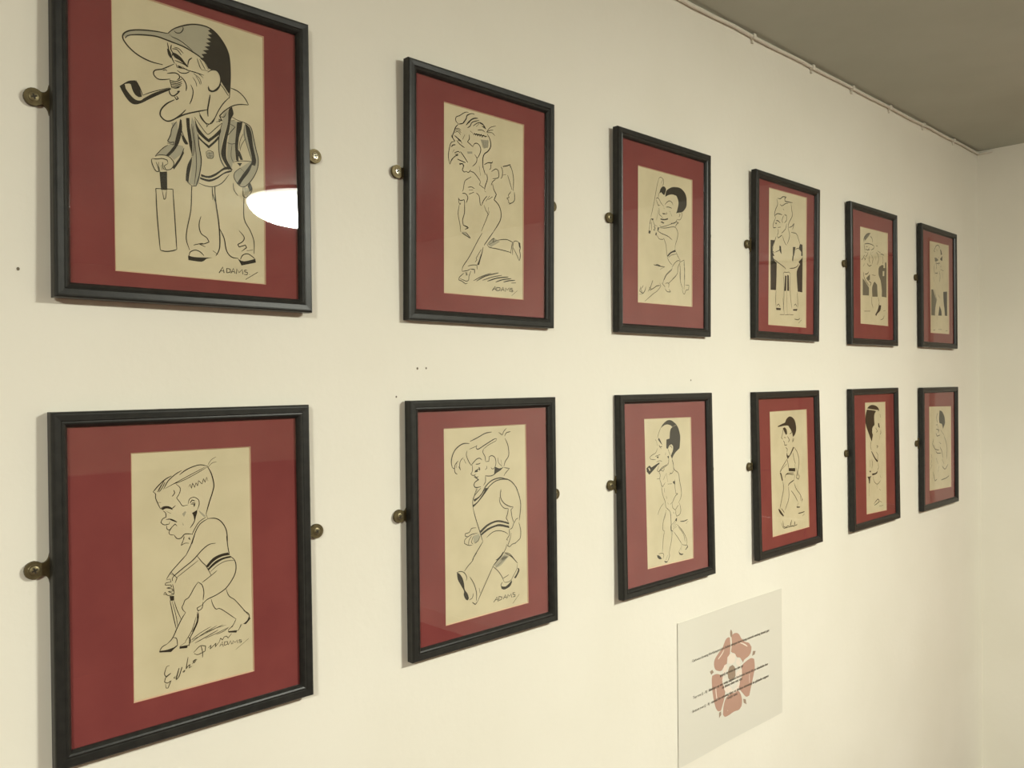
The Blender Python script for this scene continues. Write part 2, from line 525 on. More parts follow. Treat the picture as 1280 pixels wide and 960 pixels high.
DRAW['F1b'] = '''
@160 560 8
8 790 180 720 168 640 190 570 225 515 268
7 535 225 470 265 400 330 355 412
8 435 278 370 315 300 380 250 440
6 360 330 325 390 300 440
6 370 340 340 400 310 440
5 330 370 290 440
6 250 440 275 460 275 500 300 560 325 610
5 370 405 480 345 600 280 770 190
5 440 365 560 320 700 245 790 190
9 790 180 830 250 858 360 845 440 810 550 780 660
4 795 175 830 120 880 88
4 800 190 840 150 885 138
5 480 360 520 400 515 450 485 500 520 545 545 578 600 568
6 455 420 465 450 440 485
5 600 560 615 510 660 492 705 520 710 570 690 620
7 620 550 640 520 670 530
6 625 560 660 560 660 590
5 640 545 670 550 665 580
7 690 620 680 660 660 740 620 800
f 690 620 690 650 665 730 655 680 640 650
4 605 390 620 360 635 405 645 350 665 395 680 345 695 380 705 325 740 360 755 305 770 345 785 290 800 330
5 300 545 330 545
7 325 610 350 590 400 585 440 605 475 575
f 330 610 370 585 420 590 450 620 420 610 380 605 350 620
6 350 628 375 650 380 690 345 710 328 745 360 768 410 760 418 735
5 385 635 430 655
7 380 715 430 712 490 740
f 400 708 440 715 490 745 440 728
6 385 775 390 810 415 820 440 790 470 760 490 780
5 440 790 410 840 420 865 460 870
7 460 870 490 905 530 900 570 860 640 860
g 540 660 570 630 582 640 560 690
g 540 740 560 770 550 775
g 705 620 780 680 760 690 720 650
6 780 690 710 740 660 820 640 870
7 800 705 720 760 670 850 640 960
8 795 705 880 705 940 745 985 830 995 960
6 780 660 795 700
5 560 880 545 950
5 600 900 620 915 610 890
@160 670 8
5 565 10 530 95 570 72 610 72
5 600 20 620 40
6 655 10 620 110 575 200
6 665 0 615 120 580 190
7 580 190 500 280 430 360 385 430
8 875 72 810 85 740 140 650 240 540 330 450 410 445 450
6 690 200 740 260 780 300 830 390
5 700 245 600 325 480 420
5 430 360 490 420 470 470
5 420 375 460 395
f 780 300 850 220 930 180 1000 165 1015 190 940 205 860 250 800 315
f 800 325 870 255 950 215 1020 200 1030 215 950 235 870 285 805 345
7 985 0 1000 120 1015 190
8 1020 200 1065 240 1080 310 1060 400 980 520 880 590 790 635 740 690
5 820 360 900 290 980 250 1060 245
6 740 465 830 395 890 345
6 700 460 660 520 610 610 570 640 555 680 540 710 550 740 575 765
6 700 460 740 490 758 560 750 640
5 380 440 420 430 430 460 380 470 370 490 430 490 435 510 385 520 440 530 450 550 400 555 460 580 400 595 370 560 355 585 400 590
5 445 480 460 560 450 590
f 415 600 460 598 460 645 425 648
6 420 645 450 790 480 920
5 460 650 490 740 530 830
4 440 650 480 800 495 900
6 575 765 530 840 470 960
6 740 690 690 720 700 750 740 720 750 660
6 690 760 700 800 680 880 640 960
5 705 760 700 850 655 960
6 830 630 850 690 880 730 930 730 1080 830
6 980 530 1010 600 1070 640 1160 740 1205 790
6 1155 745 1205 775 1215 815
f 1210 800 1225 825 1180 880 1150 880 1190 845
6 1080 830 1050 890 1010 930
6 1140 880 1110 930
@160 760 8
7 550 80 500 180 445 300 390 360
6 450 295 485 305 495 370 440 410
7 390 360 340 390 315 435
f 312 430 400 415 500 375 460 410 430 440 315 445
f 515 385 600 370 590 400 515 408
6 580 340 520 380
7 690 60 690 140 650 240 620 300 610 380
5 680 90 640 220 570 340
6 605 290 625 330 600 380
5 630 320 720 250 830 185
5 630 345 760 250 890 175
6 670 350 760 300 900 220
5 640 320 800 240 950 165
5 770 305 900 245 1010 190
5 880 265 950 235 1000 200
4 760 250 880 200 980 170
5 1050 180 1010 210 1000 235
f 1000 232 1090 222 1085 245 1005 245
5 1130 160 1110 210 1090 230
!autograph
# signature
7 415 575 385 590 365 660 385 690 430 650 380 690 365 740 395 750 430 725 400 800 380 800 375 760
7 475 680 455 700 480 700 510 600 480 720 510 680 540 590 520 660 510 690
6 545 640 570 620 560 640 545 640
7 600 490 580 610 600 580 620 565 610 600 640 580
6 640 560 680 510 650 530 660 550 690 510
7 730 380 745 440 745 495
7 655 445 720 380 775 380 770 430 700 465 660 455
6 800 400 830 370 820 410 850 380 880 350 870 390 910 340
6 910 345 925 300 945 320 960 290 985 280 1000 300 1035 255
!artist_signature
p5 915 385 945 335 952 385
p4 925 368 952 366
p5 965 335 965 375
5 965 338 995 335 995 360 965 375
p5 1000 368 1025 325 1035 362
p5 1045 360 1050 325 1070 345 1090 318 1095 350
5 1135 315 1110 318 1110 330 1135 328 1130 345 1105 345
6 1080 412 1205 305
'''
DRAW['F2t'] = '''
@550 120 10.667
8 245 375 210 330 215 280 260 262 310 230 350 215 380 222
12 305 360 345 310 360 260 400 240
10 250 375 310 360 345 300
8 385 240 430 235 460 245
13 350 385 400 330 450 300 505 298
8 345 390 400 345
9 365 425 400 400 430 350 520 325
8 440 400 490 365 530 355 570 370
13 530 360 575 385 605 440
f 550 400 600 410 615 445 590 430
8 480 410 520 370
7 500 455 560 455 600 485
6 400 465 440 500
10 240 380 205 420 185 480 165 540 190 600
7 150 520 160 550 200 600
6 200 440 240 430 280 460
6 200 460 240 450 280 490
6 195 485 240 475 275 520
10 190 525 230 560 280 600
10 215 540 250 590
8 220 590 260 640 325 690
6 240 590 280 610 290 640
8 200 605 150 620 125 690 110 790 120 870 132 912
8 132 912 160 840 240 775
6 140 880 190 810 245 790
10 150 680 170 655 205 650
6 165 750 190 715
8 190 760 240 740 265 760
12 200 780 245 775
9 270 740 320 810 370 890
9 230 840 270 860 340 890
9 255 905 300 900 320 940
7 330 515 300 580
8 385 515 390 570 365 610 440 680
8 440 670 460 635 500 635 535 680 540 740 510 810 485 830
7 460 780 490 830 480 890 430 940
g 360 740 430 740 430 770 370 770
7 440 520 460 495 470 525 490 500 500 535 520 505 530 540 550 510 560 550 580 520 600 550 620 530
8 450 505 540 520 630 545
g 540 580 650 590 640 690 580 700
4 555 590 570 690
4 575 590 590 700
4 595 590 605 700
4 615 590 622 690
4 635 580 640 680
11 630 510 665 580 675 670 640 735 590 775 570 840 570 960
6 620 480 670 420 745 400
6 620 485 660 460 710 455
6 625 490 690 490 730 530
8 590 915 640 890 690 890 700 870
7 675 900 675 960
9 835 940 890 930 935 915 935 955
@550 200 10.667
8 260 60 300 50 310 90 295 130 320 160 345 150
7 345 150 380 165 410 130
8 400 150 450 170 500 230 540 290
6 540 290 525 330 590 380
8 565 0 575 100 605 200
9 620 180 630 260 600 350 595 400
5 520 80 540 210
7 590 60 640 38 690 42 700 15
6 680 60 675 110 655 130
8 685 155 740 120 775 140 785 200 770 240 700 250
8 810 90 830 130 830 210 810 250
8 840 90 890 80 930 65 960 140 980 260 975 410
7 840 200 880 195
7 900 200 930 300 960 400
7 945 420 910 470 920 500 890 510 915 540 910 570
8 990 430 995 520 975 560 920 590
7 915 560 930 585 945 570
7 740 260 700 290 680 340
10 700 320 715 390 750 460 720 530 780 600 812 700 800 810 710 960
6 415 225 340 270 320 320 310 390 295 420
8 295 445 340 450 370 500 350 570
8 245 510 270 540 320 530 330 570
6 245 500 250 560 265 595 275 570
8 325 560 325 700 300 800 310 870 370 890
6 255 600 240 720 265 860 275 960
7 370 365 420 360 460 385
7 385 400 440 400
11 385 455 450 430
7 480 440 520 480 535 590 555 605
8 555 600 580 540 625 480
6 590 410 610 430
8 610 550 660 480
10 640 530 700 490
6 585 600 610 670 640 720 620 780 550 950
6 645 630 635 740
6 660 680 640 740
8 310 870 380 905 330 925
@550 290 10.667
g 290 0 340 0 400 60 410 85 340 45
7 290 10 340 45 405 85
6 340 0 380 50 405 85
8 560 15 500 120 390 330 310 450 290 520
9 710 0 640 100 585 180
9 575 200 545 330 495 440
f 545 300 500 440 520 440 560 290
6 550 230 480 350 490 370 465 405
7 370 455 430 440 490 440 495 500
7 290 525 360 515 410 490
9 410 495 460 500 460 555
8 315 550 260 600 250 640 290 655 340 690 365 680
7 265 620 310 640 350 655 380 640 385 590 410 520
7 330 545 360 545 345 575 370 570
g 625 160 720 80 800 130 680 200
6 640 150 690 100 720 80 700 140 760 110
6 650 170 720 130
8 625 165 660 205 760 225 930 270 940 290
8 760 110 880 100 965 135 940 280
7 965 305 975 150 1010 120 1060 145
10 1060 145 1070 210 1060 250 1070 310 1060 380
7 975 210 1020 300 1055 385
f 1045 140 1070 150 1070 220 1055 200
8 445 650 560 590 680 550
11 485 655 600 590 780 545
8 565 645 700 600 825 578
12 630 657 760 615 910 600
11 740 668 840 635 950 622
11 845 668 920 650 1000 645
12 950 682 1010 678
!artist_signature
p9 695 782 735 725 745 780
p6 708 762 745 758
p8 755 735 755 785
8 755 738 800 745 800 775 755 785
p8 810 790 840 735 855 790
p6 820 770 850 770
p8 870 795 875 745 895 775 920 745 930 798
8 970 750 940 752 940 770 970 775 965 798 935 795
7 980 790 985 796
7 955 850 1030 782
'''
DRAW['F2b'] = '''
@550 525 10.667
10 400 285 500 235 600 178 690 160
11 390 315 330 312 270 335 200 400 160 490 150 570 165 640
8 165 640 190 650 200 700 230 725
8 240 545 200 600 195 660
7 225 560 215 640
7 310 500 270 550 260 620 275 670
8 275 670 245 620
8 315 520 345 580
8 360 410 350 470 380 550 415 605
6 390 390 480 350 490 335
10 490 340 480 375 510 388 600 330 720 255 755 250
6 755 250 740 280 650 330 580 385
8 580 385 570 430 600 490 605 550
8 605 555 650 550 655 490 690 475 730 500 745 560 735 620 710 650
8 780 165 830 200 850 150 885 110
9 860 215 885 170 940 155
10 865 245 905 340 915 470 870 550 850 620
6 770 500 780 570 830 620
6 810 530 825 600
f 730 620 790 645 850 625 800 675 720 725 725 680
8 850 635 925 645 870 710 850 745
9 415 605 450 560 490 520 530 510 560 535
7 430 600 430 680 410 720 440 740 480 720
9 475 590 520 585 535 570
9 460 695 500 660 525 650 535 665
f 470 670 500 660 505 690 460 700
7 510 630 530 640 520 680
8 455 740 490 765 510 750
10 450 755 490 780 515 795 465 830 450 870 475 900 545 890
6 620 610 625 640 600 665
6 680 630 690 650 720 650
9 600 745 680 745 740 715
8 605 750 605 820 580 870
12 565 960 620 870 700 800 800 772 880 785
10 595 960 660 880 740 815 830 790 900 795
10 880 780 950 820 1010 890 1040 960
6 480 960 500 920
5 810 920 815 960
@550 610 10.667
8 545 0 460 100 435 180 440 270
f 445 155 520 110 605 0 650 0 580 100 500 200 440 260 435 230 500 180 570 80 600 20 540 110 460 185
9 440 270 470 390 520 550 570 715
7 490 0 460 90 445 150
10 1015 0 1050 90 1075 220 1060 400 1055 430
9 810 20 805 120 850 200 930 245 975 250
8 790 120 800 200 850 265 910 275
9 910 275 900 340 880 400 910 450
8 975 255 945 290 960 390 985 460
f 530 575 620 490 720 440 800 430 920 460 920 485 800 455 720 465 630 515 545 600
f 545 610 630 540 720 500 800 480 920 505 925 535 800 510 720 525 640 565 550 635
8 620 660 700 590 780 568 860 585 905 615
8 985 460 960 530 930 550
8 920 550 925 620 890 680 900 700
8 1050 460 1075 560 1070 660 1040 700 1000 735 960 750 930 780 900 770 930 690 950 600
7 1040 400 1010 420 985 470
7 900 690 880 690
7 1040 690 1050 700
7 1000 725 1005 745
8 480 530 420 540 390 590 335 610 335 640 370 650 420 620 500 600
7 370 650 330 690 325 740 380 765 430 760
7 420 640 385 700 380 760
7 440 650 420 720 440 750
g 440 640 520 610 530 660 490 730 450 730
7 530 640 510 700 460 740
9 570 715 520 800 460 900 430 960
8 890 750 870 820 820 900 760 960
f 850 850 780 930 740 960 780 960 830 900
7 860 860 930 880 1000 960
g 860 880 920 910 860 960 790 960
@550 690 10.667
8 490 10 450 70 430 120 370 190 325 258
12 840 0 800 70 710 180
8 710 180 640 340 560 520 500 660
8 520 480 535 550
9 500 660 470 700 430 670
8 395 330 450 420 485 540 485 650
8 220 275 270 260 320 275 355 330 350 380
f 225 275 260 290 300 350 320 420 330 500 370 560 385 620 370 645 340 630 315 570 320 520 270 430 235 360
7 445 550 430 610 390 640
g 720 180 850 50 910 60 820 170 750 210
5 740 210 900 60
5 750 190 880 60
9 860 15 950 60 1035 150
8 700 190 770 250 825 330 850 390
6 1030 160 1020 230 980 310 940 380 880 405 850 395
f 1030 210 1055 220 1055 260 1010 350 985 345 1020 290 1040 240
7 840 350 890 320 915 300
8 830 400 810 440 820 460
f 810 455 870 460 920 420 955 375 960 400 930 460 860 500 820 490
!artist_signature
p9 715 670 760 600 775 660
p6 735 640 770 632
p8 785 590 785 645
8 785 592 825 600 820 630 785 648
p8 840 630 870 570 890 620
p6 850 608 885 600
p8 900 610 905 565 925 590 945 555 955 605
8 1000 540 970 545 970 565 1000 568 1000 590 965 600
9 970 685 1055 560
'''
DRAW['F3t'] = '''
@790 205 12.8
f 440 460 455 400 490 360 525 365 545 400 535 450 515 500 490 480 465 450
f 545 440 580 400 640 372 700 370 770 385 830 440 865 510 875 600 865 690 810 765 760 768 705 790 725 730 742 650 738 580 710 510 650 488 590 495 530 525
6 420 540 430 470 460 455
6 430 225 400 340 375 480 350 620 300 850
6 430 225 460 212 500 245 505 300 490 350
6 460 310 500 240
6 420 740 390 900
7 385 560 400 540 430 560 460 620 480 650
6 385 570 410 640 430 680
8 410 655 450 660
7 525 650 560 610 600 590 640 620 655 660
8 545 690 590 690 635 710
6 480 650 510 680
6 430 700 435 760 430 800 480 850 490 870
f 480 785 530 790 540 800 500 805
6 545 770 560 790 540 810
7 510 700 515 720
f 455 870 520 880 575 865 575 890 510 900 455 890
6 600 750 640 840
8 455 930 490 925 480 940 515 945
6 720 780 790 770 800 820 770 890 725 890
6 750 800 770 810 750 850
8 620 950 680 945 710 910 720 880
f 315 870 345 875 335 905 315 895
6 290 960 295 890 320 870
@780 275 12.8
6 420 0 410 80 400 170
f 395 165 428 175 415 222 390 210
6 440 30 440 100 435 170
6 460 10 490 90 500 160
6 570 80 590 110 650 100 740 70 830 30
8 830 30 870 45 840 70 820 110
7 590 35 640 45 620 55
6 470 100 500 130 470 160 500 170
f 540 110 560 125 550 175 535 160
f 510 190 525 215 515 255 500 235
6 530 95 480 80
7 560 120 650 130 780 110 830 130 860 210 850 300 820 400 815 480
8 530 170 600 215 700 260 770 320
6 525 240 560 300 620 310 635 290
6 635 290 670 400 680 500 690 590
f 690 570 740 515 820 475 830 510 760 530 700 590
6 710 600 760 560 840 545
6 690 590 720 660 770 720
6 830 510 860 580 900 650
7 770 750 810 690 860 650 900 660
6 890 680 960 640 960 720 970 800 960 960
6 770 750 760 800 680 880 640 960
6 900 670 860 760 850 860 770 950
6 890 700 900 800 900 960
!artist_signature
8 470 715 520 725 580 740 650 750
8 490 725 540 715 600 750
6 575 790 650 750
!ink_drawing
@780 320 12.8
6 760 210 680 290 640 370 625 430
6 850 280 820 330 740 410 700 450
6 890 250 900 400 940 530
6 960 60 965 200 970 350 960 530
6 620 420 610 440 660 500
6 660 440 700 430 720 450 710 510
7 655 520 690 570 745 575 720 530
6 930 530 945 600 970 605 990 550 1030 540 1040 470 980 465
!autograph
9 265 490 250 560 300 600 330 560 350 490
7 310 470 270 530 300 600
7 380 570 420 500 460 390 430 480 410 550
9 410 550 480 510 520 480 580 470
7 400 500 440 530
6 570 430 590 480 530 560 460 610 330 725
7 240 610 290 610
'''
DRAW['F3b'] = '''
@790 515 12.8
f 455 260 490 200 540 150 590 128 640 140 690 180 712 200 640 240 620 215 570 200 520 210
f 640 245 712 205 745 270 770 380 768 480 760 580 700 640 665 690 640 750 620 700 655 610 655 545 630 515 595 540 575 590 548 580 550 440 600 425 610 300
6 455 260 425 340 405 420
8 370 440 390 465
f 415 440 430 410 460 470 485 530 450 490
6 390 470 405 540
8 430 530 450 560 480 550
6 440 560 470 590
6 405 580 380 650 320 690 285 720 300 755 380 765
6 370 710 400 700 450 680
f 395 715 425 710 420 740 400 735
7 600 560 620 540 640 580
6 575 590 590 640 610 690
6 540 650 530 690
f 565 710 585 700 585 740 575 740
6 585 700 585 800 560 840
6 640 750 660 830 670 910 720 960
5 390 800 440 780 480 790
f 425 815 440 830 330 915 290 960 240 960 230 900 280 855 320 900
c 262 895 275 890 295 930 280 940
7 560 840 480 890 430 950
@790 575 12.8
f 440 50 425 45 310 120 280 90 235 140 235 185 275 235 320 190
c 258 130 275 125 295 165 280 180
6 430 90 400 170 430 185 470 150 580 70
7 580 70 585 0
7 640 0 660 80 670 150 740 210 760 330 790 500 780 600 740 690
6 450 160 500 180 520 130
6 430 190 450 240 440 300
8 395 305 450 295
6 440 300 470 390 490 430 530 360
6 540 220 500 320
6 550 210 570 350
6 640 210 590 240
7 600 210 640 210 665 160
6 680 310 685 420 700 540
f 650 350 685 330 690 390 670 380
7 570 385 640 380
8 515 450 520 520
8 545 580 560 620
7 570 680 580 710
6 470 400 490 550 530 670 540 750 580 790
7 700 530 730 540 690 580 640 690
8 610 710 640 680
6 640 690 650 760 690 800 740 720
6 760 690 780 800 760 870 710 900
6 700 800 700 860 720 910
6 560 780 610 830 625 960
5 545 800 520 960
5 505 690 450 770 410 880
8 660 830 670 860
@790 640 12.8
6 540 0 500 150 490 270 520 310
6 520 310 500 420 485 640
6 610 0 625 150 630 280 640 340 630 460 590 660
f 700 110 720 90 715 150 690 140
7 690 140 630 210
5 650 220 700 165
5 655 250 712 190
5 655 280 715 225
7 620 215 620 290 660 310
6 670 320 740 420 800 520
6 720 200 800 290 860 400 880 480 860 540
5 740 240 820 350 850 480
5 800 520 850 530 890 530
f 890 530 895 560 860 605 850 600 875 565
6 790 530 790 610
f 745 630 780 665 825 665 800 690 760 680
6 780 570 750 630
6 425 670 490 660 510 690 495 750
f 400 690 440 700 480 750 440 755 410 730
f 515 780 550 790 575 780 560 808 530 808
6 590 660 600 700 570 790
6 570 690 540 770
!artist_signature
10 770 150 830 145 890 120
5 860 190 900 140
'''
DRAW['F4t'] = '''
@940 230 10.667
f 247 745 305 750 275 830 275 900 300 960 247 960
f 640 800 672 810 675 960 655 960 655 900 625 850
f 365 820 385 830 395 940 365 880
f 545 840 580 840 560 960 545 960
8 340 190 380 195 410 170 455 175 435 200 440 230 480 240 540 250
7 330 200 340 270 310 350 300 410 315 450
7 520 270 530 350 535 430 490 520 480 600
6 370 270 400 290 450 260 480 260
8 415 330 425 350
7 300 425 340 395 400 410
8 320 490 345 490 375 520
f 312 515 330 515 325 535 312 530
6 315 450 280 540 285 585 320 580
9 345 580 380 575
6 430 410 460 420 460 480 430 520
6 420 420 400 480 410 520
6 460 530 445 600 390 660
6 345 600 350 640 335 690
7 335 695 350 720 400 680
6 405 690 430 770 460 820
6 480 590 500 690 470 800
7 490 580 530 565 560 525 540 610
6 520 645 590 665 620 740 640 800
6 320 700 290 800 275 830
6 285 830 270 890 300 920
6 310 910 370 880 380 920
6 580 870 620 860 660 910
@940 320 10.667
f 247 0 275 0 300 60 330 90 325 340 320 455 247 450
f 675 0 670 485 610 475 595 250 605 180 640 110 620 80 665 30
f 540 0 555 0 545 80 535 50
f 440 260 460 265 455 465 430 465
f 470 250 490 260 495 465 468 465
7 290 40 350 90 430 150 450 180
7 500 165 560 160 605 135 620 100
5 415 240 430 215 460 220 490 215 510 240
5 320 460 315 580 320 680
5 415 240 425 380 425 560 415 720
5 510 240 505 400 515 560 530 700
5 600 480 610 600 610 690
5 410 560 430 780
5 460 470 470 780
6 330 660 355 640 375 680
f 318 690 385 695 380 722 325 720
6 560 660 580 640 600 680
f 545 710 605 705 598 732 550 730
8 370 780 430 782
8 440 785 500 780
8 505 782 550 785
!artist_signature
6 565 840 610 850 640 830
6 620 895 660 850
'''
DRAW['F4b'] = '''
@940 505 10.667
f 345 295 400 265 440 245 455 205 490 170 525 170 565 210 585 280 588 350 570 410 545 440 535 380 520 345 500 320 480 290 430 290 385 300 345 308
f 410 325 435 310 460 340 468 400 450 410 430 370
6 410 340 405 400 390 450 410 470
8 425 445 450 450
6 415 490 430 510 435 550 465 545
6 520 350 530 380 500 400
6 470 430 500 480 480 510
6 545 450 540 510 560 460
6 450 580 470 600 465 640
f 548 570 560 580 525 660 475 735 460 690 465 640 475 685 500 680
6 560 575 600 640 625 740 620 850 600 960
6 545 650 560 740 580 800
6 465 730 480 800 490 860
6 570 800 575 850
f 488 855 578 855 575 900 490 895
6 465 740 410 830 370 910
6 460 800 400 870
f 370 920 385 915 400 960 385 960
5 450 950 480 920 560 920
@940 585 10.667
f 375 70 390 70 412 165 400 175
6 395 0 380 60
6 440 130 450 90 490 80 560 90
6 410 180 420 280 390 440 370 550
6 570 90 560 160
8 560 160 500 205 480 240
6 485 250 490 400 440 560
6 560 200 590 280 640 350 665 410
6 520 300 570 370 610 450
f 655 480 675 420 665 400 665 440
6 640 370 650 440
f 592 512 640 515 635 530 600 530
6 620 460 600 510
f 350 545 375 560 425 635 415 648 370 600
6 390 540 420 580 430 600
6 590 0 600 60 590 130 620 150 630 110 610 70
!artist_signature
8 615 605 660 595 700 580
5 670 640 700 610
!autograph
6 410 700 420 780 450 790 480 770 500 785
6 500 785 530 690 510 780 540 770 560 780 570 710 575 770 605 745
5 390 730 420 800 480 790 600 760
'''
DRAW['F5t'] = '''
@1060 275 16
m 320 340 370 280 430 260 440 280 400 340 350 400 330 420
10 320 450 310 390 340 320 390 275 450 265
9 445 325 480 370 490 450
10 330 480 400 470 470 490 520 520
9 320 490 330 560 340 620
12 360 530 390 540
10 400 590 430 550
9 520 520 510 570 460 600
12 560 515 590 525
8 330 640 370 650
8 460 620 455 700
10 590 620 650 660
9 650 680 690 690 720 710
9 500 630 490 660
8 430 720 420 800 440 860
8 540 720 550 800
8 320 760 350 780 330 810
8 300 930 330 870
8 690 720 700 820 690 880
9 350 580 390 600 440 590
8 400 640 380 700 350 740
8 560 640 600 700 610 800 580 900
8 470 700 500 780 480 880
8 270 800 300 760 330 700
9 380 870 420 920 470 900
m 620 940 680 900 710 910 710 960 630 960
m 740 850 765 850 765 960 740 960
@1060 335 12.8
m 490 0 615 0 615 470 540 460 540 340 520 200 490 110
c 555 50 580 50 578 130 555 130
m 235 170 265 200 320 290 335 310 335 440 235 435
m 390 460 385 320 410 240 430 220 465 270 475 460
m 290 160 350 100 350 190 320 210
8 245 60 260 160 330 280
8 270 100 310 90 330 60
8 330 210 370 240 350 290
8 380 110 440 120
6 380 460 380 560 400 640
6 480 470 500 560 480 620
f 500 590 530 600 515 680 470 730 450 770 435 745 465 690
!artist_signature
8 260 690 355 690
6 520 830 560 810 580 760
6 560 690 600 680
'''
DRAW['F5b'] = '''
@1060 500 12.8
f 305 135 340 95 390 78 440 90 480 120 500 165 400 150
f 300 155 400 165 450 178 425 220 418 280 425 400 405 420 390 450 385 520 398 560 380 665 340 560 300 450 278 360 280 250
7 470 180 500 165
f 480 370 495 370 510 450 485 430
7 510 230 520 280
7 440 440 470 500 450 520
7 520 480 525 530 510 550
7 455 730 480 740 460 770
6 370 660 360 740 375 800
6 510 560 500 640
f 370 820 385 830 440 930 470 960 440 960 400 890
6 450 830 480 880 470 950
@1060 570 12.8
f 410 0 470 70 480 30 475 100 450 80
6 380 50 390 120 380 200
6 480 110 490 180 470 230
6 350 60 355 180
f 345 235 370 240 360 260 345 260
f 385 280 440 270 475 235 465 280 430 300 388 310
f 310 330 340 330 375 320 355 350 350 440 335 440 330 380
6 400 330 420 410 470 450 520 390
6 510 310 530 350
6 340 440 335 640
6 460 450 465 520
7 500 530 520 550
8 415 770 440 730 480 690 500 730 450 770 420 790
7 490 710 540 740
7 500 800 560 790
'''
DRAW['F6t'] = '''
@1140 295 16
9 460 250 480 200 520 185 550 220 540 260
9 455 240 440 300 460 320
f 560 270 580 280 600 370 575 380 570 320
m 450 430 490 440 530 480 490 510 460 510
f 560 460 605 400 605 500 580 490
10 490 260 500 310
9 470 520 490 600 480 670
10 540 540 560 560
8 520 560 540 590
12 570 620 580 600
10 570 670 630 700
9 460 740 510 750 500 720
8 490 780 490 820
8 600 720 620 850
8 450 560 440 660 450 760
8 540 700 560 800 550 920
9 520 420 540 440
9 480 540 520 550 550 530
8 430 820 440 920
@1140 350 12.8
m 308 150 340 150 370 260 395 320 375 440 368 570 308 562
f 500 190 560 185 562 575 525 572 520 480 505 350
f 440 410 470 500 475 572 420 570
6 360 150 380 260 400 320
6 410 230 450 300
5 400 570 400 640
8 340 805 370 800
6 420 790 480 795
7 540 815 565 810
'''
DRAW['F6b'] = '''
@1140 500 8
f 275 105 300 115 325 170 330 230 310 290 300 240 275 230 270 190
5 250 240 265 290
5 240 290 270 300 260 330
5 240 330 250 360 280 350
5 320 360 340 420 350 490 345 590
5 220 450 230 490 270 500
5 235 500 250 530 290 530
5 280 470 300 520 310 580
5 190 540 200 580
5 300 660 330 690 360 640
5 210 720 230 810 250 790
5 270 660 260 720
5 180 700 200 650
5 290 800 340 780 370 755
5 240 580 260 640

5 255 130 245 180 255 230
5 285 300 320 350
5 215 390 205 440 220 480
5 195 600 185 660
5 300 590 320 640
5 240 250 255 245
5 270 420 290 440
'''
DRAW['note'] = '''
@845 780 8
r 565 130 585 100 615 92 640 105 665 150 700 180 735 190 760 230 755 280 735 320 690 360 680 390 650 340 620 335 600 300 575 290 560 280 570 200
r 550 140 535 135 510 155 490 200 470 250 430 300 395 360 388 410 400 455 430 472 465 470 490 430 520 400 525 340 550 300 555 220
r 365 560 370 520 410 503 450 510 480 540 475 590 500 660 495 740 480 800 460 870 430 875 405 840 385 760 370 660
r 790 390 785 350 765 342 740 350 690 390 665 420 670 520 640 600 640 650 680 700 710 730 740 715 750 660 770 560 790 450
r 510 745 560 700 620 670 650 690 670 760 665 820 640 860 590 880 540 915 500 932 480 910 485 830
a 560 55 572 80 575 115 562 138 553 115 552 80
a 775 270 800 270 790 305 765 320
a 345 480 370 460 385 485 360 510
a 680 750 705 755 712 805 685 790
a 440 890 460 875 462 910 440 945
w 525 335 560 300 605 305 600 380 570 400 530 395
w 610 370 635 340 655 390 640 440 610 400
w 490 420 510 405 525 440 500 500 470 580 480 500
w 610 500 640 460 668 460 660 530 620 560 605 530
w 490 650 530 620 560 640 575 670 600 650 650 560 640 630 600 690 540 690 505 680
b 530 480 545 430 575 412 600 440 605 520 580 560 545 560 530 530
W13 430 355 470 300 490 260
W13 650 190 690 205 720 225
W13 405 630 410 700 420 770
W13 740 500 740 590
W13 525 870 570 830 620 825
'''



def spline(pts, closed=False, sub=4, sharp=62.0):
    n = len(pts)
    if n < 3:
        return list(pts)
    cs = cos(math.radians(sharp))

    def corner(i):
        if not closed and (i == 0 or i == n - 1):
            return True
        a = pts[i] - pts[i - 1]
        b = pts[(i + 1) % n] - pts[i]
        if a.length < 1e-9 or b.length < 1e-9:
            return True
        return a.normalized().dot(b.normalized()) < cs
    res = []
    for i in range(n if closed else n - 1):
        p1, p2 = pts[i], pts[(i + 1) % n]
        p0 = p1 if corner(i) else pts[i - 1]
        p3 = p2 if corner((i + 1) % n) else pts[(i + 2) % n]
        if p0 is p1: p0 = p1 + (p1 - p2) * 0.5
        if p3 is p2: p3 = p2 + (p2 - p1) * 0.5
        for k in range(sub):
            t = k / sub
            res.append(0.5 * (2 * p1 + (p2 - p0) * t + (2 * p0 - 5 * p1 + 4 * p2 - p3) * t * t + (3 * p1 - p0 - 3 * p2 + p3) * t ** 3))
    if not closed:
        res.append(pts[-1].copy())
    return res


def ribbon(pts, w, V, Fc, depth, taper=True):
    n = len(pts)
    L = [0.0]
    for i in range(1, n):
        L.append(L[-1] + (pts[i] - pts[i - 1]).length)
    tot = max(L[-1], 1e-6)
    base = len(V)
    for i, p in enumerate(pts):
        d = pts[min(i + 1, n - 1)] - pts[max(i - 1, 0)]
        if d.length < 1e-9:
            d = Vector((1, 0))
        d.normalize()
        nr = Vector((-d.y, d.x))
        t = L[i] / tot
        k = 1.0
        if taper:
            k = min(1.0, 0.5 + 3.0 * min(t, 1 - t))
        h = w * 0.5 * k
        V.append((p.x + nr.x * h, depth, p.y + nr.y * h))
        V.append((p.x - nr.x * h, depth, p.y - nr.y * h))
    for i in range(n - 1):
        a = base + 2 * i
        Fc.append((a, a + 2, a + 3, a + 1))


FILL = {'g': ('wash', 0.00006), 'm': ('halftone', 0.00009), 'f': ('ink', 0.00012), 'c': ('bareink', 0.00016),
        'r': ('rose', 0.00010), 'a': ('rosegrey', 0.00013), 'w': ('rosepale', 0.00016), 'b': ('rosegrey', 0.00020)}


